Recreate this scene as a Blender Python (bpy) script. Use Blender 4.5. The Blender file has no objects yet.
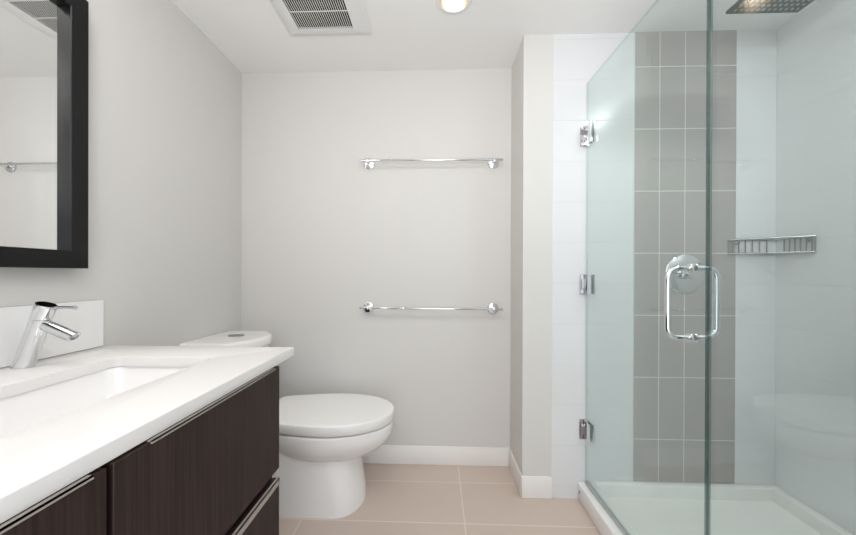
import bpy, bmesh, math, random
from mathutils import Vector, Matrix
random.seed(4)
PI = math.pi
S = bpy.context.scene
C = S.collection

# ------------------------------------------------------------------ camera
W_PX, F_PX = 856.0, 340.0
YAW, PITCH, ROLL, EYE = 0.0353, -0.0019, 0.0031, 1.0876
cam_d = bpy.data.cameras.new('camera')
cam_d.sensor_fit = 'HORIZONTAL'
cam_d.sensor_width = 36.0
cam_d.lens = F_PX / W_PX * 36.0
cam_d.clip_start = 0.01
cam_d.shift_x, cam_d.shift_y = 0.00444, 0.00807
cam = bpy.data.objects.new('camera', cam_d)
C.objects.link(cam)
fw = Vector((-math.sin(YAW) * math.cos(PITCH), math.cos(YAW) * math.cos(PITCH), math.sin(PITCH)))
rt0 = Vector((math.cos(YAW), math.sin(YAW), 0))
up0 = rt0.cross(fw)
rt = rt0 * math.cos(ROLL) + up0 * math.sin(ROLL)
up = up0 * math.cos(ROLL) - rt0 * math.sin(ROLL)
cam.matrix_world = Matrix(((rt.x, up.x, -fw.x, 0), (rt.y, up.y, -fw.y, 0), (rt.z, up.z, -fw.z, EYE), (0, 0, 0, 1)))
S.camera = cam

# ------------------------------------------------------------------ world, exposure
wd = bpy.data.worlds.new('world'); S.world = wd; wd.use_nodes = True
wd.node_tree.nodes['Background'].inputs['Color'].default_value = (0.85, 0.92, 1.0, 1)
wd.node_tree.nodes['Background'].inputs['Strength'].default_value = 1.0
S.view_settings.view_transform = 'Standard'
S.view_settings.look = 'None'
S.view_settings.exposure = 0.60
S.view_settings.gamma = 1.0
S.view_settings.use_curve_mapping = False
S.cycles.transparent_max_bounces = 24
S.cycles.max_bounces = 14
S.cycles.diffuse_bounces = 8

# ------------------------------------------------------------------ lamps out of the frame, partly added fill
def area(name, loc, size, power, col=(1, 1, 1), rot=(0, 0, 0), size_y=None, shape=None, spread=PI):
    d = bpy.data.lights.new(name, 'AREA')
    d.shape = shape or ('RECTANGLE' if size_y else 'DISK')
    d.size = size
    if size_y: d.size_y = size_y
    d.energy = power; d.color = col; d.spread = spread
    o = bpy.data.objects.new(name, d); C.objects.link(o)
    o.location = loc; o.rotation_euler = rot
    return o
WARM = (1.0, 0.90, 0.80)
NEUT = (1.0, 0.97, 0.94)
area('room_downlight', (0.05, 0.30, 2.235), 0.16, 2.2, NEUT)
area('room_downlight', (-0.70, 0.45, 2.235), 0.16, 1.6, NEUT)
area('shower_fill', (1.25, 0.72, 2.235), 0.16, 4.6, (0.98, 1.0, 0.99))  # added unseen lamp to brighten the shower walls
area('vanity_light', (-1.04, 0.55, 2.10), 0.12, 2.8, (1.0, 0.95, 0.90), (0, -math.radians(65), 0), 0.5)
area('front_fill', (0.15, -0.70, 1.15), 1.0, 6.5, (0.96, 0.98, 1.0), (PI / 2, 0, 0), 2.0)  # added fill panel behind the camera, evens out the frontal light
area('ceiling_fill', (0.10, -0.25, 1.55), 0.30, 13.5, (1.0, 0.985, 0.97), (PI - 0.25, 0, 0))  # added unseen uplight that brightens the ceiling

# ------------------------------------------------------------------ dimensions
XL, XR = -1.1326, 1.6099
YB, YC = 1.9396, 1.6711          # back wall, and the nearer plane of pier and shower wall
XC, XS = 0.4217, 0.5627         # pier left edge, start of the tiles
H = 2.25
YF = -0.60
CT = 0.8416                     # counter top height

# ------------------------------------------------------------------ materials
def mat(name, col, rough=0.5, metal=0.0, spec=0.5, coat=0.0):
    m = bpy.data.materials.new(name); m.use_nodes = True
    b = m.node_tree.nodes['Principled BSDF']
    b.inputs['Base Color'].default_value = (*col, 1)
    b.inputs['Roughness'].default_value = rough
    b.inputs['Metallic'].default_value = metal
    b.inputs['Specular IOR Level'].default_value = spec
    b.inputs['Coat Weight'].default_value = coat
    return m
def nd(m, t, **k):
    n = m.node_tree.nodes.new(t)
    for a, v in k.items(): setattr(n, a, v)
    return n
def lk(m, a, b): m.node_tree.links.new(a, b)
def bsdf(m): return m.node_tree.nodes['Principled BSDF']
def mth(m, op, a, b=None, c=None):
    n = nd(m, 'ShaderNodeMath', operation=op)
    for i, v in enumerate((a, b, c)):
        if v is None: continue
        if isinstance(v, (int, float)): n.inputs[i].default_value = v
        else: lk(m, v, n.inputs[i])
    return n.outputs[0]
def noise_bump(m, scale=300, strength=0.05, dist=0.001):
    g = nd(m, 'ShaderNodeNewGeometry')
    n = nd(m, 'ShaderNodeTexNoise'); n.inputs['Scale'].default_value = scale
    lk(m, g.outputs['Position'], n.inputs['Vector'])
    b = nd(m, 'ShaderNodeBump'); b.inputs['Strength'].default_value = strength; b.inputs['Distance'].default_value = dist
    lk(m, n.outputs['Fac'], b.inputs['Height']); lk(m, b.outputs['Normal'], bsdf(m).inputs['Normal'])
    return m
def tile_mat(name, col, grout, rough, ua, u0, du, va, v0, dv, gw, var=0.03, bump=0.25):
    """procedural tiles on world position; ua, va = axis letters"""
    m = mat(name, col, rough)
    g = nd(m, 'ShaderNodeNewGeometry')
    sp = nd(m, 'ShaderNodeSeparateXYZ'); lk(m, g.outputs['Position'], sp.inputs[0])
    def line(ax, o, d):
        t = mth(m, 'DIVIDE', mth(m, 'SUBTRACT', sp.outputs[ax], o), d)
        fl = mth(m, 'FLOOR', t)
        fr = mth(m, 'SUBTRACT', t, fl)
        e = mth(m, 'MULTIPLY', mth(m, 'MINIMUM', fr, mth(m, 'SUBTRACT', 1.0, fr)), d)
        return e, fl
    eu, fu = line(ua, u0, du); ev, fv = line(va, v0, dv)
    e = mth(m, 'MINIMUM', eu, ev)
    mr = nd(m, 'ShaderNodeMapRange', interpolation_type='SMOOTHSTEP'); lk(m, e, mr.inputs[0])
    mr.inputs[1].default_value = gw * 0.35; mr.inputs[2].default_value = gw * 0.65
    wn = nd(m, 'ShaderNodeTexWhiteNoise', noise_dimensions='2D')
    cb = nd(m, 'ShaderNodeCombineXYZ'); lk(m, fu, cb.inputs[0]); lk(m, fv, cb.inputs[1]); lk(m, cb.outputs[0], wn.inputs['Vector'])
    ns = nd(m, 'ShaderNodeTexNoise'); ns.inputs['Scale'].default_value = 9.0; ns.inputs['Detail'].default_value = 5
    lk(m, g.outputs['Position'], ns.inputs['Vector'])
    k = mth(m, 'ADD', mth(m, 'MULTIPLY', mth(m, 'SUBTRACT', wn.outputs['Value'], 0.5), var),
            mth(m, 'MULTIPLY', mth(m, 'SUBTRACT', ns.outputs['Fac'], 0.5), var))
    k = mth(m, 'ADD', k, 1.0)
    vm = nd(m, 'ShaderNodeVectorMath', operation='SCALE'); vm.inputs[0].default_value = col; lk(m, k, vm.inputs['Scale'])
    mx = nd(m, 'ShaderNodeMix', data_type='RGBA')
    lk(m, mr.outputs[0], mx.inputs[0]); mx.inputs[6].default_value = (*grout, 1); lk(m, vm.outputs[0], mx.inputs[7])
    lk(m, mx.outputs[2], bsdf(m).inputs['Base Color'])
    rr = mth(m, 'SUBTRACT', 0.8, mth(m, 'MULTIPLY', mr.outputs[0], 0.8 - rough)); lk(m, rr, bsdf(m).inputs['Roughness'])
    b = nd(m, 'ShaderNodeBump'); b.inputs['Strength'].default_value = bump; b.inputs['Distance'].default_value = 0.002
    lk(m, mr.outputs[0], b.inputs['Height']); lk(m, b.outputs['Normal'], bsdf(m).inputs['Normal'])
    return m

M = {}
M['paint'] = noise_bump(mat('wall_paint', (0.645, 0.632, 0.613), 0.55), 420, 0.06)
M['ceil'] = noise_bump(mat('ceiling_paint', (0.85, 0.845, 0.84), 0.7), 420, 0.05)
M['absorber'] = mat('absorber_dark', (0.16, 0.15, 0.145), 0.6)  # dark colour chosen to soak up light, out of view
M['trim'] = mat('trim_paint', (0.82, 0.80, 0.78), 0.35)
M['floor'] = tile_mat('floor_tile', (0.57, 0.47, 0.41), (0.70, 0.60, 0.54), 0.42, 0, -0.5918, 0.7194, 1, 1.7755, 0.2922, 0.006, 0.05, 0.2)
M['tile_xz'] = tile_mat('white_wall_tile', (0.70, 0.705, 0.72), (0.62, 0.625, 0.635), 0.22, 0, 0.5627, 0.40, 2, 0.2555, 0.1968, 0.0035, 0.012, 0.3)
M['tile_yz'] = tile_mat('white_side_tile', (0.70, 0.705, 0.72), (0.62, 0.625, 0.635), 0.22, 1, 1.6711, 0.40, 2, 0.2555, 0.1968, 0.0035, 0.012, 0.3)
M['accent'] = tile_mat('taupe_tile', (0.375, 0.345, 0.338), (0.64, 0.68, 0.66), 0.35, 0, 0.9486, 0.1190, 2, 0.2967, 0.2977, 0.0036, 0.05, 0.3)
M['quartz'] = mat('white_quartz', (0.76, 0.745, 0.74), 0.18)
M['splash'] = mat('white_splash', (0.80, 0.80, 0.80), 0.10)
M['ceramic'] = mat('white_ceramic', (0.84, 0.83, 0.83), 0.10, coat=0.3)
M['plastic'] = mat('white_plastic', (0.82, 0.81, 0.80), 0.22)
M['acrylic'] = mat('white_acrylic', (0.82, 0.82, 0.81), 0.25)
M['chrome'] = mat('chrome', (0.72, 0.73, 0.745), 0.07, 1.0)
M['satin'] = mat('satin_chrome', (0.40, 0.41, 0.42), 0.28, 1.0)
M['hinge'] = mat('hinge_chrome', (0.36, 0.36, 0.365), 0.15, 1.0)
M['capd'] = mat('cap_painted_reflection', (0.10, 0.10, 0.105), 0.1, 1.0)  # dark reflection put into the colour of the faucet cap's top
M['alu'] = mat('aluminium_pull', (0.36, 0.32, 0.295), 0.6, 0.1)
M['black'] = mat('black_lacquer', (0.005, 0.005, 0.0055), 0.35, spec=0.3)
M['dark'] = mat('painted_duct_shade', (0.006, 0.006, 0.006), 0.95, spec=0.1)  # near-black standing in for the shade behind the vent grille
M['head'] = mat('dark_rain_head', (0.075, 0.085, 0.085), 0.55, spec=0.2)
M['rubber'] = mat('pale_nozzle', (0.30, 0.32, 0.32), 0.5)
M['mirror'] = mat('mirror_silver', (0.90, 0.91, 0.90), 0.005, 1.0)
M['vent'] = mat('vent_white', (0.78, 0.78, 0.78), 0.4)
M['seal'] = mat('grey_seal', (0.42, 0.43, 0.43), 0.35)
# dark veneer with upright grain
wm = mat('dark_veneer', (0.02, 0.012, 0.01), 0.55, spec=0.25)
g_ = nd(wm, 'ShaderNodeNewGeometry'); mp = nd(wm, 'ShaderNodeMapping'); mp.inputs['Scale'].default_value = (160, 160, 3.0)
lk(wm, g_.outputs['Position'], mp.inputs['Vector'])
n_ = nd(wm, 'ShaderNodeTexNoise'); n_.inputs['Scale'].default_value = 1.0; n_.inputs['Detail'].default_value = 4
lk(wm, mp.outputs[0], n_.inputs['Vector'])
cr = nd(wm, 'ShaderNodeValToRGB'); cr.color_ramp.elements[0].position = 0.30; cr.color_ramp.elements[1].position = 0.75
cr.color_ramp.elements[0].color = (0.017, 0.0095, 0.0078, 1); cr.color_ramp.elements[1].color = (0.044, 0.025, 0.020, 1)
lk(wm, n_.outputs['Fac'], cr.inputs[0]); lk(wm, cr.outputs[0], bsdf(wm).inputs['Base Color'])
M['wood'] = wm
# lamp
lm = bpy.data.materials.new('lamp_glow'); lm.use_nodes = True
b_ = bsdf(lm); b_.inputs['Base Color'].default_value = (1, 1, 1, 1)
b_.inputs['Emission Color'].default_value = (1.0, 0.92, 0.82, 1); b_.inputs['Emission Strength'].default_value = 9.0
M['lamp'] = lm
# sheet glass: clear tint with a Fresnel mirror layer
def glass(name, tint):
    m = bpy.data.materials.new(name); m.use_nodes = True
    nt = m.node_tree; nt.nodes.remove(bsdf(m)); out = nt.nodes['Material Output']
    tr = nd(m, 'ShaderNodeBsdfTransparent'); tr.inputs[0].default_value = (*tint, 1)
    gl = nd(m, 'ShaderNodeBsdfGlossy'); gl.inputs['Roughness'].default_value = 0.0; gl.inputs['Color'].default_value = (0.95, 1, 0.98, 1)
    lw = nd(m, 'ShaderNodeLayerWeight')
    f = mth(m, 'ADD', mth(m, 'MULTIPLY', mth(m, 'POWER', lw.outputs['Facing'], 5.0), 0.95), 0.055)
    mx = nd(m, 'ShaderNodeMixShader'); lk(m, f, mx.inputs[0]); lk(m, tr.outputs[0], mx.inputs[1]); lk(m, gl.outputs[0], mx.inputs[2])
    lk(m, mx.outputs[0], out.inputs['Surface'])
    return m
M['glass'] = glass('clear_glass', (0.929, 0.966, 0.958))
M['gedge'] = glass('glass_edge', (0.80, 0.86, 0.85))
M['gdark'] = glass('glass_edge_deep', (0.34, 0.43, 0.42))

# ------------------------------------------------------------------ mesh helpers
def NB(): return bmesh.new()
def box(bm, x0, x1, y0, y1, z0, z1, bev=0.0, seg=2):
    r = bmesh.ops.create_cube(bm, size=1.0)
    vs = r['verts']
    for v in vs:
        v.co = Vector(((x0 + x1) / 2 + v.co.x * (x1 - x0), (y0 + y1) / 2 + v.co.y * (y1 - y0), (z0 + z1) / 2 + v.co.z * (z1 - z0)))
    if bev > 0:
        es = {e for v in vs for e in v.link_edges}
        bmesh.ops.bevel(bm, geom=list(es), offset=bev, segments=seg, affect='EDGES', profile=0.5)
def loft(bm, rings, cap0=True, cap1=True, closed=False):
    vr = [[bm.verts.new(p) for p in r] for r in rings]
    n = len(vr[0]); m = len(vr)
    for i in range(m if closed else m - 1):
        a, b = vr[i], vr[(i + 1) % m]
        for j in range(n):
            k = (j + 1) % n
            bm.faces.new((a[j], a[k], b[k], b[j]))
    if not closed:
        if cap0: bm.faces.new(list(reversed(vr[0])))
        if cap1: bm.faces.new(vr[-1])
    return vr
def frame_axes(d):
    d = Vector(d).normalized()
    a = Vector((0, 0, 1)) if abs(d.z) < 0.9 else Vector((1, 0, 0))
    u = d.cross(a).normalized(); v = d.cross(u).normalized()
    return d, u, v
def cyl(bm, p, q, r, r2=None, n=32, bev=0.0):
    p, q = Vector(p), Vector(q); d, u, v = frame_axes(q - p)
    r2 = r if r2 is None else r2
    def ring(c, rr): return [c + (u * math.cos(t * 2 * PI / n) + v * math.sin(t * 2 * PI / n)) * rr for t in range(n)]
    if bev > 0:
        rs = [ring(p, r - bev), ring(p + d * bev * .3, r - bev * .3), ring(p + d * bev, r), ring(q - d * bev, r2), ring(q - d * bev * .3, r2 - bev * .3), ring(q, r2 - bev)]
    else:
        rs = [ring(p, r), ring(q, r2)]
    loft(bm, rs)
def lathe(bm, prof, o, axis, n=40, sx=1.0, sy=1.0):
    """prof: (radius, height along axis)"""
    d, u, v = frame_axes(axis); o = Vector(o)
    rs = [[o + d * h + u * (max(r, 1e-5) * math.cos(t * 2 * PI / n) * sx) + v * (max(r, 1e-5) * math.sin(t * 2 * PI / n) * sy) for t in range(n)] for r, h in prof]
    loft(bm, rs)
def tube(bm, pts, r, n=12, closed=False):
    pts = [Vector(p) for p in pts]; m = len(pts); rings = []
    prev = None
    for i, p in enumerate(pts):
        if closed: t = pts[(i + 1) % m] - pts[i - 1]
        else: t = (pts[min(i + 1, m - 1)] - pts[max(i - 1, 0)])
        t.normalize()
        if prev is None: _, u, _ = frame_axes(t)
        else: u = (prev - t * prev.dot(t)).normalized()
        prev = u; v = t.cross(u)
        rings.append([p + (u * math.cos(k * 2 * PI / n) + v * math.sin(k * 2 * PI / n)) * r for k in range(n)])
    loft(bm, rings, closed=closed)
def fillet(pts, r, n=6):
    """round the inner corners of a polyline"""
    pts = [Vector(p) for p in pts]; out = [pts[0]]
    for i in range(1, len(pts) - 1):
        a, b, c = pts[i - 1], pts[i], pts[i + 1]
        u = (a - b).normalized(); v = (c - b).normalized()
        p0, p1 = b + u * r, b + v * r
        for k in range(n + 1):
            t = k / n
            out.append(p0 * (1 - t) ** 2 + b * 2 * t * (1 - t) + p1 * t * t)
    out.append(pts[-1]); return out
def rrect(x0, x1, y0, y1, r, z, n=6):
    o = []
    for cx, cy, a0 in ((x1 - r, y1 - r, 0), (x0 + r, y1 - r, PI / 2), (x0 + r, y0 + r, PI), (x1 - r, y0 + r, 1.5 * PI)):
        for k in range(n + 1):
            a = a0 + k / n * PI / 2
            o.append(Vector((cx + r * math.cos(a), cy + r * math.sin(a), z)))
    return o
def wloc(o):
    v = Vector((0, 0, 0))
    while o is not None:
        v += Vector(o.location); o = o.parent
    return v
def obj(name, bm, m, parent=None, base=None, smooth=40, mods=None):
    """bm holds world coordinates; the mesh is stored relative to its thing's base"""
    me = bpy.data.meshes.new(name)
    bmesh.ops.remove_doubles(bm, verts=bm.verts, dist=1e-6)
    bmesh.ops.recalc_face_normals(bm, faces=bm.faces)
    off = wloc(parent) if parent else Vector(base or (0, 0, 0))
    for v in bm.verts: v.co -= off
    bm.to_mesh(me); bm.free()
    for mm in (m if isinstance(m, (list, tuple)) else [m]): me.materials.append(mm)
    for p in me.polygons: p.use_smooth = True
    me.set_sharp_from_angle(angle=math.radians(smooth))
    o = bpy.data.objects.new(name, me); C.objects.link(o)
    if parent: o.parent = parent
    else: o.location = off
    return o
def tag(o, label, cat, group=None):
    o['label'] = label; o['category'] = cat
    if group: o['group'] = group
    return o
def thing(name, label, cat, loc, group=None):
    o = bpy.data.objects.new(name, None); C.objects.link(o); o.location = loc
    o.empty_display_size = 0.05
    return tag(o, label, cat, group)
def struct(name, bm, m, smooth=30):
    o = obj(name, bm, m, smooth=smooth); o['kind'] = 'structure'; return o
def flat_curve(name, loops, z0, z1, m, parent=None, bev=0.0, base=None):
    """a slab with holes from closed loops, the first one the outline"""
    cu = bpy.data.curves.new(name, 'CURVE'); cu.dimensions = '2D'; cu.fill_mode = 'BOTH'
    for lp in loops:
        s = cu.splines.new('POLY'); s.points.add(len(lp) - 1); s.use_cyclic_u = True
        for p, q in zip(s.points, lp): p.co = (q[0], q[1], 0, 1)
    cu.extrude = (z1 - z0) / 2 - bev; cu.bevel_depth = bev; cu.bevel_resolution = 2; cu.offset = -bev
    t = bpy.data.objects.new(name + '_tmp', cu); C.objects.link(t)
    dg = bpy.context.evaluated_depsgraph_get(); dg.update()
    me = bpy.data.meshes.new_from_object(t.evaluated_get(dg))
    bpy.data.objects.remove(t); bpy.data.curves.remove(cu)
    bm = bmesh.new(); bm.from_mesh(me); bpy.data.meshes.remove(me)
    for v in bm.verts: v.co.z += (z0 + z1) / 2
    return obj(name, bm, m, parent, base)

# ------------------------------------------------------------------ room shell
T = 0.08
b = NB(); box(b, XL - T, XR + T, YF - T, YB + T, -0.06, 0); struct('floor', b, M['floor'])
LX, LY, LR = 0.072, 1.449, 0.062
hole = [(LX + LR * math.cos(-k * 2 * PI / 48), LY + LR * math.sin(-k * 2 * PI / 48)) for k in range(48)]
ce = flat_curve('ceiling', [[(XL - T, YF - T), (XR + T, YF - T), (XR + T, YB + T), (XL - T, YB + T)], hole], H, H + 0.05, M['ceil'])
ce['kind'] = 'structure'
b = NB(); box(b, XL - T, XL, YF, YB, 0, H); struct('wall_left', b, M['paint'])
b = NB(); box(b, XL - T, XC, YB, YB + T, 0, H); struct('wall_back', b, M['paint'])
b = NB(); box(b, XC, XS, YC, YB + T, 0, H); struct('wall_pier', b, M['paint'])
b = NB(); box(b, XS, XR + T, YC, YB + T, 0, H); struct('wall_shower', b, M['tile_xz'])
b = NB(); box(b, XR, XR + T, YF, YC, 0, H); struct('wall_right', b, M['tile_yz'])
b = NB(); box(b, 0.74, XR, YF, 0.385, 0, H); struct('wall_near', b, M['tile_xz'])
b = NB(); box(b, 0.72, 0.74, YF, 0.385, 0, H); struct('wall_absorber', b, M['absorber'])  # unseen dark slab, added to cut light on counter edge and drawers
b = NB(); box(b, XL - T, -0.36, YF - T, YF, 0, H); box(b, 0.60, 0.72, YF - T, YF, 0, H); box(b, -0.36, 0.60, YF - T, YF, 2.08, H)
struct('wall_front', b, M['paint'])
b = NB(); box(b, 0.9486, 1.4246, YC - 0.003, YC, 0.094, H, 0.0); struct('trim_1', b, M['accent'])
# skirting
def skirting(name, x0, x1, y0, y1):
    b = NB(); box(b, x0, x1, y0, y1, 0, 0.106, 0.003, 2); struct(name, b, M['trim'])
BT = 0.008
skirting('baseboard_back', XL + BT, XC - BT, YB - BT, YB)
skirting('baseboard_left', XL, XL + BT, 1.01, YB)
b = NB(); box(b, XC - BT, XC, YC - BT, YB, 0, 0.106, 0.003, 2); box(b, XC - BT, XS, YC - BT, YC, 0, 0.106, 0.003, 2)
struct('baseboard_right', b, M['trim'])

# ------------------------------------------------------------------ vanity cabinet
VX, VY0, VY1 = -0.470, -0.020, 1.006
ZB = CT - 0.029
van = thing('vanity_cabinet', 'dark brown wood-grain vanity cabinet under the white countertop', 'cabinet', (-0.84, 0.51, 0))
b = NB()
xa_, xb_ = XL + 0.002, VX - 0.022
box(b, xa_, xb_, VY0, VY0 + 0.018, 0.10, ZB - 0.001); box(b, xa_, xb_, VY1 - 0.018, VY1, 0.10, ZB - 0.001)
box(b, xa_, xa_ + 0.012, VY0 + 0.018, VY1 - 0.018, 0.10, ZB - 0.001); box(b, xa_ + 0.012, xb_, VY0 + 0.018, VY1 - 0.018, 0.10, 0.118)
box(b, xb_ - 0.018, xb_, VY0 + 0.018, VY1 - 0.018, 0.118, ZB - 0.001)
box(b, XL + 0.002, VX - 0.07, VY0 + 0.01, VY1 - 0.01, 0.0, 0.10)
obj('carcass', b, M['wood'], van)
def drawer(y0, y1, z0, z1, p0, p1, lip_h):
    b = NB(); box(b, VX - 0.020, VX, y0, y1, z0, z1, 0.0012, 1)
    d = obj('drawer_front', b, M['wood'], van)
    b = NB()   # folded edge pull: a top leaf and a short turned-down lip
    box(b, VX - 0.006, VX + 0.0035, p0, p1, z1, z1 + 0.002)
    box(b, VX + 0.0005, VX + 0.0035, p0, p1, z1 - lip_h, z1 + 0.002)
    q = obj('edge_pull', b, M['alu'], d); q['label'] = 'satin metal edge pull'
for (y0, y1, p0, p1) in ((0.480, VY1, 0.5435, 0.975), (VY0, 0.470, 0.05, 0.448)):
    drawer(y0, y1, 0.503, ZB - 0.0036, p0, p1, 0.003)
    drawer(y0, y1, 0.120, 0.4735, y0 + 0.004, y1 - 0.004, 0.016)

# ------------------------------------------------------------------ countertop, splash, sink
CX0, CX1, CY0, CY1 = XL + 0.001, -0.4739, -0.050, 1.1185
SX0, SX1, SY0, SY1 = -0.941, -0.646, 0.380, 0.968
ho = [(p.x, p.y) for p in reversed(rrect(SX0, SX1, SY0, SY1, 0.030, 0))]
ct = flat_curve('countertop', [[(CX0, CY0), (CX1, CY0), (CX1, CY1), (CX0, CY1)], ho], ZB, CT, M['quartz'], None, 0.002, (-0.84, 0.55, ZB))
tag(ct, 'white quartz countertop with a rectangular sink cut-out on the dark vanity', 'countertop')
b = NB(); box(b, XL + 0.001, XL + 0.016, CY0, 1.105, CT + 0.0005, 0.9975, 0.0015, 1)
tag(obj('backsplash', b, M['splash'], None, (XL + 0.008, 0.55, CT)), 'low white backsplash strip on the left wall behind the chrome faucet', 'backsplash')
snk = thing('sink', 'white rectangular undermount basin sunk below the countertop', 'sink', (-0.793, 0.674, 0.66))
b = NB()
def ins(k, r, z): return rrect(SX0 - 0.006 + k, SX1 + 0.006 - k, SY0 - 0.006 + k, SY1 + 0.006 - k, r, z)
zt = ZB - 0.0008
rings = [ins(-0.009, 0.05, zt), ins(0, 0.045, zt), ins(0.002, 0.048, zt - 0.010), ins(0.012, 0.055, zt - 0.065), ins(0.022, 0.060, zt - 0.095),
         ins(0.042, 0.060, zt - 0.120), ins(0.070, 0.050, zt - 0.132), ins(0.125, 0.02, zt - 0.136),
         ins(0.125, 0.02, zt - 0.150), ins(0.03, 0.045, zt - 0.145), ins(0.004, 0.05, zt - 0.10), ins(-0.005, 0.05, zt - 0.014), ins(-0.009, 0.05, zt - 0.012)]
loft(b, rings, False, False, True)
# close the floor
vv = [bm_v for bm_v in b.verts]
obj('basin', b, M['ceramic'], snk)
b = NB(); loft(b, [ins(0.120, 0.02, zt - 0.1375), ins(0.120, 0.02, zt - 0.149)]); obj('basin_floor', b, M['ceramic'], snk)
b = NB(); lathe(b, [(0.0, 0), (0.020, 0.0005), (0.030, 0.002), (0.032, 0.0)], (-0.793, 0.674, zt - 0.137), (0, 0, 1)); obj('drain', b, M['chrome'], snk)

# ------------------------------------------------------------------ faucet
FY = 0.848
fa = thing('faucet', 'chrome single-lever faucet leaning over the basin on the white countertop', 'faucet', (-1.0755, FY, CT))
p0 = Vector((-1.0755, FY, CT + 0.0005)); p1 = Vector((-1.012, FY, 1.003)); ax = (p1 - p0).normalized()
def sheared(bm, t0, t1, r0, r1, n=48, inset=0.0):
    """leaning body with level ends"""
    rs = []
    for t, r in ((t0, r0), (t1, r1)):
        c = p0.lerp(p1, t)
        rs.append([c + Vector((math.cos(k * 2 * PI / n) * r, math.sin(k * 2 * PI / n) * r, 0)) for k in range(n)])
    loft(bm, rs)
b = NB(); sheared(b, 0, 0.755, 0.0220, 0.0212); obj('body', b, M['chrome'], fa)
b = NB()
n = 48; rs = []
for t, r, dz in ((0.765, 0.0204, 0), (0.768, 0.0212, 0), (0.93, 0.0212, 0.0)):
    c = p0.lerp(p1, t); rs.append([c + Vector((math.cos(k * 2 * PI / n) * r, math.sin(k * 2 * PI / n) * r, -0.005 * math.cos(k * 2 * PI / n) * (1 if t > 0.8 else 0) + dz)) for k in range(n)])
c = p1
rs.append([c + Vector((math.cos(k * 2 * PI / n) * 0.0212, math.sin(k * 2 * PI / n) * 0.0212, -0.0083 * math.cos(k * 2 * PI / n))) for k in range(n)])
rs.append([c + Vector((math.cos(k * 2 * PI / n) * 0.0198, math.sin(k * 2 * PI / n) * 0.0198, 0.0018 - 0.0078 * math.cos(k * 2 * PI / n))) for k in range(n)])
loft(b, rs); hd = obj('handle_cap', b, M['chrome'], fa)
b = NB()
c = p1 + ax * 0.0019; lathe(b, [(0.0185, -0.001), (0.018, 0.0007), (0.0, 0.0009)], c, ax); q = obj('cap_disc', b, M['capd'], hd); q['label'] = 'cap top with its dark reflection painted in'
b = NB(); tube(b, fillet([p1 + Vector((0.014, 0, -0.010)), p1 + Vector((0.030, 0, -0.006)), p1 + Vector((0.078, 0, -0.006))], 0.006), 0.0038); 
cyl(b, p1 + Vector((0.072, 0, -0.006)), p1 + Vector((0.081, 0, -0.006)), 0.0052, bev=0.0015, n=20); obj('lever', b, M['chrome'], fa)
b = NB(); cyl(b, p0.lerp(p1, 0.80) + Vector((0.0195, -0.007, 0.010)), p0.lerp(p1, 0.80) + Vector((0.0225, -0.009, 0.010)), 0.004, n=16); obj('set_screw', b, M['hinge'], fa)
b = NB()
s0, s1 = Vector((-1.015, FY, 0.951)), Vector((-0.937, FY, 0.921)); d, u, v = frame_axes(s1 - s0)
n = 32; rs = []
for c, cut in ((s0, 0), (s1, 1)):
    r_ = []
    for k in range(n):
        a = k * 2 * PI / n
        o_ = Vector((0, 1, 0)) * (math.cos(a) * 0.0130) + d.cross(Vector((0, 1, 0))) * (math.sin(a) * 0.0150)
        if cut: o_ = o_ + d * (o_.z * 0.62)
        r_.append(c + o_)
    rs.append(r_)
loft(b, rs); sp_ = obj('spout', b, M['chrome'], fa)
b = NB(); e_ = Vector((0.62, 0, -0.45)).normalized(); lathe(b, [(0.0098, -0.002), (0.0100, 0.0016), (0.0082, 0.0016), (0.0078, -0.001)], s1 + d * 0.0005, d + Vector((0.1, 0, -0.55)), 28); obj('aerator', b, M['satin'], sp_)

# ------------------------------------------------------------------ mirror
mi = thing('mirror', 'black-framed wall mirror on the left wall above the backsplash', 'mirror', (XL, 0.58, 1.101))
MY0, MY1, MZ0, MZ1, FW = 0.10, 1.023, 1.1008, 1.9305, 0.0525
b = NB()
def fr_ring(x, k): return [Vector((x, MY0 + k, MZ0 + k)), Vector((x, MY1 - k, MZ0 + k)), Vector((x, MY1 - k, MZ1 - k)), Vector((x, MY0 + k, MZ1 - k))]
loft(b, [fr_ring(XL + 0.001, 0), fr_ring(XL + 0.048, 0), fr_ring(XL + 0.050, 0.002), fr_ring(XL + 0.050, FW - 0.002), fr_ring(XL + 0.048, FW), fr_ring(XL + 0.0255, FW), fr_ring(XL + 0.0255, FW - 0.01), fr_ring(XL + 0.001, FW - 0.01)], closed=True)
obj('frame', b, M['black'], mi, smooth=20)
b = NB(); box(b, XL + 0.002, XL + 0.0275, MY0 + FW - 0.008, MY1 - FW + 0.008, MZ0 + FW - 0.008, MZ1 - FW + 0.008); obj('mirror_glass', b, M['mirror'], mi)

# ------------------------------------------------------------------ towel bars
def towel_bar(label, z, zl, zr):
    t = thing('towel_bar', label, 'towel rail', (-0.06, YB, z), 'chrome towel bars on the back wall')
    b = NB(); cyl(b, (-0.427, YB - 0.060, zl), (0.365, YB - 0.060, zr), 0.0064, n=20, bev=0.001); obj('rail', b, M['chrome'], t)
    for xp in (-0.387, 0.3205):
        zz = zl + (zr - zl) * (xp + 0.427) / 0.792
        b = NB()
        lathe(b, [(0.0, 0), (0.031, 0.0), (0.032, 0.004), (0.030, 0.0085), (0.022, 0.0115), (0.0, 0.012)], (xp, YB - 0.0005, zz - 0.001), (0, -1, 0), 36)
        m_ = obj('rosette', b, M['chrome'], t)
        b = NB(); cyl(b, (xp, YB - 0.008, zz), (xp, YB - 0.066, zz), 0.0105, n=24, bev=0.002); obj('post', b, M['chrome'], m_)
towel_bar('upper chrome towel bar high on the back wall', 1.715, 1.7165, 1.7148)
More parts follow.
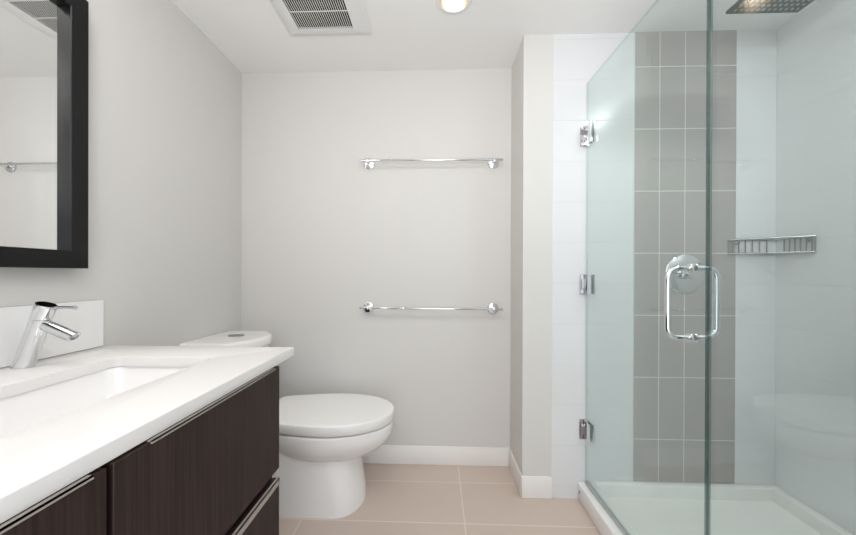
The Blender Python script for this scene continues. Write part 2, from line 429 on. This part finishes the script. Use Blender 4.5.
towel_bar('lower chrome towel bar on the back wall above the toilet', 0.894, 0.8955, 0.8930)

# ------------------------------------------------------------------ toilet
TY = 1.645
to = thing('toilet', 'white close-coupled toilet with closed lid between vanity and back wall', 'toilet', (-0.75, TY, 0))
def tw(bm):
    for v in bm.verts: v.co.x += 0.02; v.co.z *= 1.024
    return bm
b = NB()
def dring(xb, xf, hw, rx, z, n=40, rb=0.03, p=2.0):
    """outline: squared back at xb, elliptical front reaching xf; runs round once"""
    o = []; xe = xf - rx
    for k in range(n + 1):
        a = -PI / 2 + k / n * PI
        ca, sa = math.cos(a), math.sin(a)
        o.append(Vector((xe + rx * abs(ca) ** (2 / p), TY + hw * math.copysign(abs(sa) ** (2 / p), sa), z)))
    for k in range(6): 
        t = (k + 1) / 7; o.append(Vector((xe + (xb + rb - xe) * t, TY + hw, z)))
    for k in range(7):
        a = PI / 2 + k / 6 * PI / 2; o.append(Vector((xb + rb + rb * math.cos(a), TY + hw - rb + rb * math.sin(a), z)))
    for k in range(7):
        a = PI + k / 6 * PI / 2; o.append(Vector((xb + rb + rb * math.cos(a), TY - hw + rb + rb * math.sin(a), z)))
    for k in range(6):
        t = (k + 1) / 7; o.append(Vector((xb + rb + (xe - xb - rb) * t, TY - hw, z)))
    return o
# pedestal
ped = [dring(-1.140, -0.360, 0.155, 0.115, 0.0), dring(-1.140, -0.360, 0.155, 0.115, 0.012), dring(-1.140, -0.366, 0.154, 0.115, 0.06), dring(-1.140, -0.388, 0.152, 0.125, 0.20), dring(-1.140, -0.384, 0.152, 0.14, 0.33), dring(-1.140, -0.388, 0.152, 0.14, 0.372)]
loft(b, ped)
# bowl: half an egg hung from the rim
rings = []; rx0, rx1 = -0.228, -0.86
cxm = -0.545
for k in range(15):
    a = k / 14 * PI / 2 * 0.97
    s = math.cos(a) ** 0.75; z = 0.352 - 0.150 * math.sin(a)
    ring = []
    for j in range(64):
        t = j / 64 * 2 * PI
        ct_, st_ = math.cos(t), math.sin(t)
        lx = (rx0 - cxm) if ct_ > 0 else (cxm - rx1)
        ring.append(Vector((cxm + lx * ct_ * s, TY + 0.203 * math.copysign(abs(st_) ** 0.92, st_) * s, z)))
    rings.append(ring)
top = [[Vector((cxm + (q.x - cxm) * s_, TY + (q.y - TY) * s_, z_)) for q in rings[0]] for s_, z_ in ((0.88, 0.3680), (0.985, 0.3680), (0.997, 0.366), (1.0, 0.362))]
loft(b, top + rings)
obj('bowl', tw(b), M['ceramic'], to, smooth=50)
# seat and lid outlines
def lring(k, z, n=44):
    o = []
    xe = -0.520; rx = 0.296 - k; hw = 0.207 - k; xb = -0.838 + k; hb = 0.158 - k
    for i in range(n + 1):
        a = -PI / 2 + i / n * PI; ca, sa = math.cos(a), math.sin(a)
        o.append(Vector((xe + rx * abs(ca) ** 0.96, TY + hw * math.copysign(abs(sa) ** 0.96, sa), z)))
    def side(sg):
        r = []
        for i in range(1, 9):
            t = i / 8; x = xe + (xb + 0.03 - xe) * t
            r.append(Vector((x, TY + sg * (hw - (hw - hb) * t ** 1.8), z)))
        for i in range(1, 6):
            a = i / 5 * PI / 2; r.append(Vector((xb + 0.03 - 0.03 * math.sin(a), TY + sg * (hb - 0.03 + 0.03 * math.cos(a)), z)))
        return r
    o += side(1); o += list(reversed(side(-1)))
    return o
b = NB(); loft(b, [lring(0.034, 0.3682), lring(0.032, 0.369), lring(0.030, 0.3755), lring(0.032, 0.3762)]); obj('seat', tw(b), M['plastic'], to)
b = NB(); loft(b, [lring(0.006, 0.3766), lring(0.0015, 0.3775), lring(0.0, 0.3795), lring(0.0, 0.4160), lring(0.0012, 0.4185), lring(0.004, 0.4200), lring(0.012, 0.4208), lring(0.05, 0.4214), lring(0.10, 0.4216)])
obj('lid', tw(b), M['plastic'], to, smooth=60)
for s in (-1, 1):
    b = NB(); cyl(b, (-0.843, TY + s * 0.075 - 0.018, 0.386), (-0.843, TY + s * 0.075 + 0.018, 0.386), 0.011, n=20, bev=0.002); obj('lid_hinge', tw(b), M['plastic'], to)
# tank
def tring(k, z, xb=-1.148):
    o = []; hw = 0.190 - k; 
    m = 40
    for i in range(m + 1):
        t = -1 + 2 * i / m                       # along the bowed front
        y = hw * math.sin(t * PI / 2)
        x = -0.948 - k + 0.098 * (1 - abs(math.sin(t * PI / 2)) ** 2.0) ** 0.85
        o.append(Vector((x, TY + y, z)))
    for i in range(1, 6): o.append(Vector((-0.948 - k + (xb + 0.948 + k) * i / 5, TY + hw, z)))
    for i in range(1, 5): o.append(Vector((xb, TY + hw - 2 * hw * i / 5, z)))
    for i in range(0, 5): o.append(Vector((xb + (-0.948 - k - xb) * i / 5, TY - hw, z)))
    return o
b = NB(); loft(b, [tring(0.03, 0.374), tring(0.022, 0.385), tring(0.014, 0.45), tring(0.010, 0.712), tring(0.012, 0.714)]); obj('tank', tw(b), M['ceramic'], to)
b = NB(); loft(b, [tring(0.006, 0.7145, -1.150), tring(0.002, 0.717, -1.150), tring(0.0, 0.722, -1.150), tring(0.0, 0.748, -1.150), tring(0.003, 0.7535, -1.150), tring(0.010, 0.7565, -1.149), tring(0.03, 0.757, -1.135)])
tl = obj('tank_lid', tw(b), M['ceramic'], to)
b = NB(); lathe(b, [(0.030, 0.0), (0.030, 0.003), (0.027, 0.0045), (0.0, 0.0045)], (-1.018, TY + 0.02, 0.7565), (0, 0, 1), 36, 1.0, 1.3)
q = obj('flush_button', tw(b), M['satin'], tl); q['label'] = 'satin metal flush button'

# ------------------------------------------------------------------ shower base
sb = NB(); BX0 = 0.687
box(sb, BX0 + 0.004, XR - 0.001, 0.388, YC - 0.004, 0.001, 0.034)
box(sb, BX0, 0.772, 0.387, YC - 0.0015, 0.0005, 0.085, 0.006, 3)
box(sb, 0.766, XR - 0.001, YC - 0.036, YC - 0.0015, 0.004, 0.0925, 0.006, 3)
box(sb, XR - 0.042, XR - 0.001, 0.388, YC - 0.003, 0.004, 0.092, 0.006, 3)
box(sb, 0.79, XR - 0.002, 0.387, 0.425, 0.004, 0.0915, 0.006, 3)
base = thing('shower_tray', 'white acrylic shower tray with raised curb behind the glass', 'shower tray', (1.13, 0.9, 0))
obj('basin', sb, M['acrylic'], base)
b = NB(); lathe(b, [(0.0, 0.0), (0.055, 0.0), (0.055, 0.002), (0.05, 0.003), (0.0, 0.003)], (1.14, 0.9, 0.034), (0, 0, 1)); obj('drain_cover', b, M['satin'], base)
b = NB(); cyl(b, (BX0 + 0.001, 1.643, 0.050), (BX0 - 0.003, 1.643, 0.050), 0.0068, n=20, bev=0.001); q = obj('screw_cap', b, M['hinge'], base); q['label'] = 'small grey screw cap on the curb face'

# ------------------------------------------------------------------ shower glass
GT = 0.012
G0 = Vector((0.7228, 1.658, 0)); G1 = Vector((0.7407, 0.955, 0))
gd = (G1 - G0).normalized(); gn = Vector((-gd.y, gd.x, 0))     # gn points into the shower
if gn.x < 0: gn = -gn
def slab(bm, a, t0, t1, n0, n1, z0, z1):
    """box along the glass line: distance t from a, offset n across"""
    vs = []
    for z in (z0, z1):
        for t, n_ in ((t0, n0), (t1, n0), (t1, n1), (t0, n1)):
            p = a + gd * t + gn * n_; vs.append(bm.verts.new((p.x, p.y, z)))
    for f in ((0, 3, 2, 1), (4, 5, 6, 7), (0, 1, 5, 4), (1, 2, 6, 5), (2, 3, 7, 6), (3, 0, 4, 7)): bm.faces.new([vs[i] for i in f])
GD2 = Vector((0.043, -1.0, 0)).normalized()
def glass_sheet(name, parent, a, t0, t1, z0, z1, base=None):
    org = wloc(parent) if parent else Vector(base)
    deep = lambda c: abs((c + org - G1).dot(gd)) < 0.03
    b = NB(); slab(b, a, t0, t1, -GT / 2, GT / 2, z0, z1)
    o = obj(name, b, [M['glass'], M['gedge'], M['gdark']], parent, base, smooth=20)
    for p in o.data.polygons:
        if abs(p.normal.dot(gn)) < 0.5: p.material_index = 2 if (abs(p.normal.z) < 0.5 and deep(p.center)) else 1
        p.use_smooth = False
    return o
DL = (G1 - G0).length
dr = thing('shower_door', 'hinged clear glass shower door with chrome pull handle', 'shower door', (G0.x, G0.y, 0.09))
gp = glass_sheet('door_glass', dr, G0, 0.0, DL, 0.100, 2.002)
b = NB(); slab(b, G0, 0.004, DL - 0.002, -0.0085, 0.0085, 0.0870, 0.1000); obj('door_sweep', b, M['seal'], dr)
for zc in (1.752, 1.040, 0.340):
    b = NB()
    box(b, 0.694, 0.7195, YC - 0.0075, YC - 0.0005, zc - 0.047, zc + 0.047, 0.0012, 1)
    box(b, 0.699, 0.7145, YC - 0.014, YC - 0.006, zc - 0.026, zc + 0.026, 0.002, 2)
    h = obj('hinge', b, M['hinge'], dr)
    for s in (-1, 1):
        b = NB(); slab(b, G0, -0.002, 0.052, s * 0.0061, s * 0.0115, zc - 0.046, zc + 0.046); obj('clamp_plate', b, M['chrome'], h)
    for s in (-1, 1):
        b = NB(); p = G0 + gd * 0.026 - gn * 0.0115; cyl(b, p + Vector((0, 0, s * 0.028)), p - gn * 0.0015 + Vector((0, 0, s * 0.028)), 0.005, n=16); obj('screw', b, M['satin'], h)
# back-to-back pull
hl = None
ht = DL - 0.055; hz0, hz1 = 0.9056, 1.1066; HR = 0.0078
for s in (-1, 1):
    b = NB(); a = G0 + gd * ht
    out = 0.070
    pts = [a + gn * (s * 0.006) + Vector((0, 0, hz1)), a + gn * (s * out) + Vector((0, 0, hz1)), a + gn * (s * out) + Vector((0, 0, hz0)), a + gn * (s * 0.006) + Vector((0, 0, hz0))]
    tube(b, fillet(pts, 0.034, 8), HR, 16)
    hl = obj('pull_handle', b, M['chrome'], dr)
    for z in (hz0, hz1):
        b = NB(); p = a + Vector((0, 0, z)); cyl(b, p + gn * (s * 0.0052), p + gn * (s * 0.0105), 0.0135, n=24, bev=0.001); obj('washer', b, M['chrome'], hl)
gd = GD2; gn = Vector((-gd.y, gd.x, 0))
pn = glass_sheet('glass_screen', None, G1, 0.006, 0.566, 0.0858, 2.002, (0.75, 0.67, 0.0875))
tag(pn, 'fixed clear glass shower panel to the right of the hinged door', 'glass panel')

# ------------------------------------------------------------------ shower fittings
VXc, VZc = 1.187, 1.0903
sv = thing('shower_valve', 'round chrome shower valve on the taupe tile strip', 'shower valve', (VXc, YC - 0.003, VZc))
b = NB(); lathe(b, [(0.0, 0), (0.092, 0.0), (0.093, 0.003), (0.088, 0.007), (0.04, 0.0095), (0.0, 0.0095)], (VXc, YC - 0.0035, VZc), (0, -1, 0), 64, 1.0, 1.0); obj('wall_plate', b, M['chrome'], sv)
b = NB(); cyl(b, (VXc, YC - 0.012, VZc), (VXc, YC - 0.058, VZc), 0.024, n=36, bev=0.003); hb_ = obj('handle_hub', b, M['chrome'], sv)
b = NB(); cyl(b, (VXc - 0.005, YC - 0.050, VZc - 0.002), (VXc - 0.055, YC - 0.062, VZc + 0.010), 0.0055, n=18, bev=0.001); obj('lever', b, M['chrome'], hb_)

# corner caddy
cd = thing('corner_caddy', 'triangular chrome wire caddy in the far right shower corner', 'shower caddy', (XR, YC, 1.186))
xa, yb_ = 1.385, 1.497; X1, Y1 = XR - 0.006, YC - 0.006; ZT, Z0 = 1.2525, 1.1863
b = NB(); tube(b, [(xa, Y1, ZT), (X1, yb_, ZT)], 0.0050); tube(b, [(xa, Y1, ZT), (X1, Y1, ZT)], 0.0035); tube(b, [(X1, yb_, ZT), (X1, Y1, ZT)], 0.0035)
obj('top_rail', b, M['satin'], cd)
b = NB(); tube(b, [(xa, Y1, Z0), (X1, yb_, Z0)], 0.0028); tube(b, [(xa, Y1, Z0), (X1, Y1, Z0)], 0.003); tube(b, [(X1, yb_, Z0), (X1, Y1, Z0)], 0.003)
obj('bottom_rail', b, M['satin'], cd)
for (x_, y_) in [(xa + 0.003 + (X1 - xa) * t, Y1) for t in (0.0, 0.09, 0.21, 0.35, 0.50, 0.65, 0.80)] + [(X1, yb_ + 0.002 + (Y1 - yb_) * t) for t in (0.0, 0.07, 0.20, 0.34, 0.48, 0.62, 0.76)]:
    b = NB(); tube(b, [(x_, y_, Z0), (x_, y_, ZT)], 0.0026, 8); obj('upright', b, M['satin'], cd)
b = NB()
for t in (0.2, 0.4, 0.6, 0.8):
    tube(b, [(xa + (X1 - xa) * t, Y1, Z0), (X1, Y1 + (yb_ - Y1) * (1 - t), Z0)], 0.002, 8)
obj('base_wires', b, M['satin'], cd)
b = NB(); lathe(b, [(0.0, 0), (0.012, 0), (0.012, 0.004), (0.0, 0.006)], (1.43, YC - 0.0005, ZT - 0.012), (0, -1, 0), 20); obj('wall_mount', b, M['satin'], cd)
b = NB(); lathe(b, [(0.0, 0), (0.012, 0), (0.012, 0.004), (0.0, 0.006)], (XR - 0.0005, 1.525, ZT - 0.012), (-1, 0, 0), 20)
obj('wall_mount', b, M['satin'], cd)

# rain head
HZ = 2.05; hx0, hx1, hy0, hy1 = 1.0655, 1.3225, 1.040, 1.297
sh = thing('rain_shower', 'square dark rain shower head hanging below the shower ceiling', 'shower head', ((hx0 + hx1) / 2, (hy0 + hy1) / 2, HZ))
b = NB(); box(b, hx0, hx1, hy0, hy1, HZ, HZ + 0.010, 0.0015, 2); pl_ = obj('spray_plate', b, M['head'], sh)
b = NB()
for i in range(12):
    for j in range(12):
        lathe(b, [(0.0050, 0.0), (0.0044, 0.003), (0.0, 0.003)], (hx0 + 0.0185 + i * 0.0198, hy0 + 0.0185 + j * 0.0198, HZ + 0.0001), (0, 0, -1), 10)
obj('nozzles', b, M['rubber'], pl_)
b = NB(); cx_, cy_ = (hx0 + hx1) / 2, (hy0 + hy1) / 2
lathe(b, [(0.028, 0.010), (0.028, 0.018), (0.012, 0.028), (0.011, 0.03)], (cx_, cy_, HZ), (0, 0, 1)); cyl(b, (cx_, cy_, HZ + 0.02), (cx_, cy_, H - 0.004), 0.011)
lathe(b, [(0.03, 0.0), (0.03, 0.004), (0.012, 0.010)], (cx_, cy_, H - 0.0005), (0, 0, -1)); obj('ceiling_arm', b, M['chrome'], sh)

# ------------------------------------------------------------------ ceiling vent
ve = thing('ceiling_vent', 'square white ceiling exhaust vent with slotted grille', 'vent', (-0.512, 1.433, H))
vx0, vx1, vy0, vy1 = -0.711, -0.313, 1.234, 1.632
gx0, gx1, gy0, gy1 = -0.652, -0.391, 1.279, 1.582
b = NB()
def vr(x0, x1, y0, y1, z): return rrect(x0, x1, y0, y1, 0.006, z, 3)
loft(b, [vr(gx0, gx1, gy0, gy1, H - 0.0008), vr(vx0, vx1, vy0, vy1, H - 0.0008), vr(vx0, vx1, vy0, vy1, H - 0.006), vr(vx0 + 0.004, vx1 - 0.004, vy0 + 0.004, vy1 - 0.004, H - 0.009), vr(gx0 - 0.012, gx1 + 0.012, gy0 - 0.012, gy1 + 0.012, H - 0.014), vr(gx0, gx1, gy0, gy1, H - 0.014)], closed=True)
cv = obj('cover', b, M['vent'], ve)
b = NB(); ns_ = 27
for i in range(ns_ + 1):
    x_ = gx0 + (gx1 - gx0) * i / ns_; box(b, x_ - 0.0013, x_ + 0.0013, gy0, gy1, H - 0.0138, H - 0.0115)
for y_ in (gy0 + 0.1, gy1 - 0.106):
    box(b, gx0, gx1, y_ - 0.002, y_ + 0.002, H - 0.0139, H - 0.0115)
obj('grille', b, M['vent'], cv)
b = NB(); box(b, gx0 - 0.003, gx1 + 0.003, gy0 - 0.003, gy1 + 0.003, H - 0.003, H - 0.0008); obj('duct_shade_sheet', b, M['dark'], ve)  # thin dark sheet that paints the duct's shade behind the slats

# ------------------------------------------------------------------ recessed downlight
dl = thing('downlight', 'round recessed ceiling downlight, lit, right of the vent', 'ceiling light', (LX, LY, H))
b = NB(); lathe(b, [(0.0600, 0.004), (0.0600, -0.004), (0.064, -0.006), (0.074, -0.0045), (0.078, -0.0008), (0.078, -0.0004), (0.062, -0.0004)], (LX, LY, H), (0, 0, 1), 56)
bmesh.ops.delete(b, geom=[f for f in b.faces if len(f.verts) > 8], context='FACES_ONLY'); obj('trim_ring', b, M['vent'], dl)
b = NB(); lathe(b, [(0.0598, -0.003), (0.058, 0.02), (0.046, 0.055), (0.040, 0.07)], (LX, LY, H), (0, 0, 1), 48)
bmesh.ops.delete(b, geom=[f for f in b.faces if len(f.verts) > 8], context='FACES_ONLY'); obj('reflector', b, mat('warm_reflector', (0.50, 0.42, 0.36), 0.35, 1.0), dl)
b = NB(); lathe(b, [(0.0, 0.026), (0.018, 0.027), (0.026, 0.032), (0.031, 0.048), (0.031, 0.068), (0.0, 0.069)], (LX, LY, H), (0, 0, 1), 36); obj('lamp', b, M['lamp'], dl)
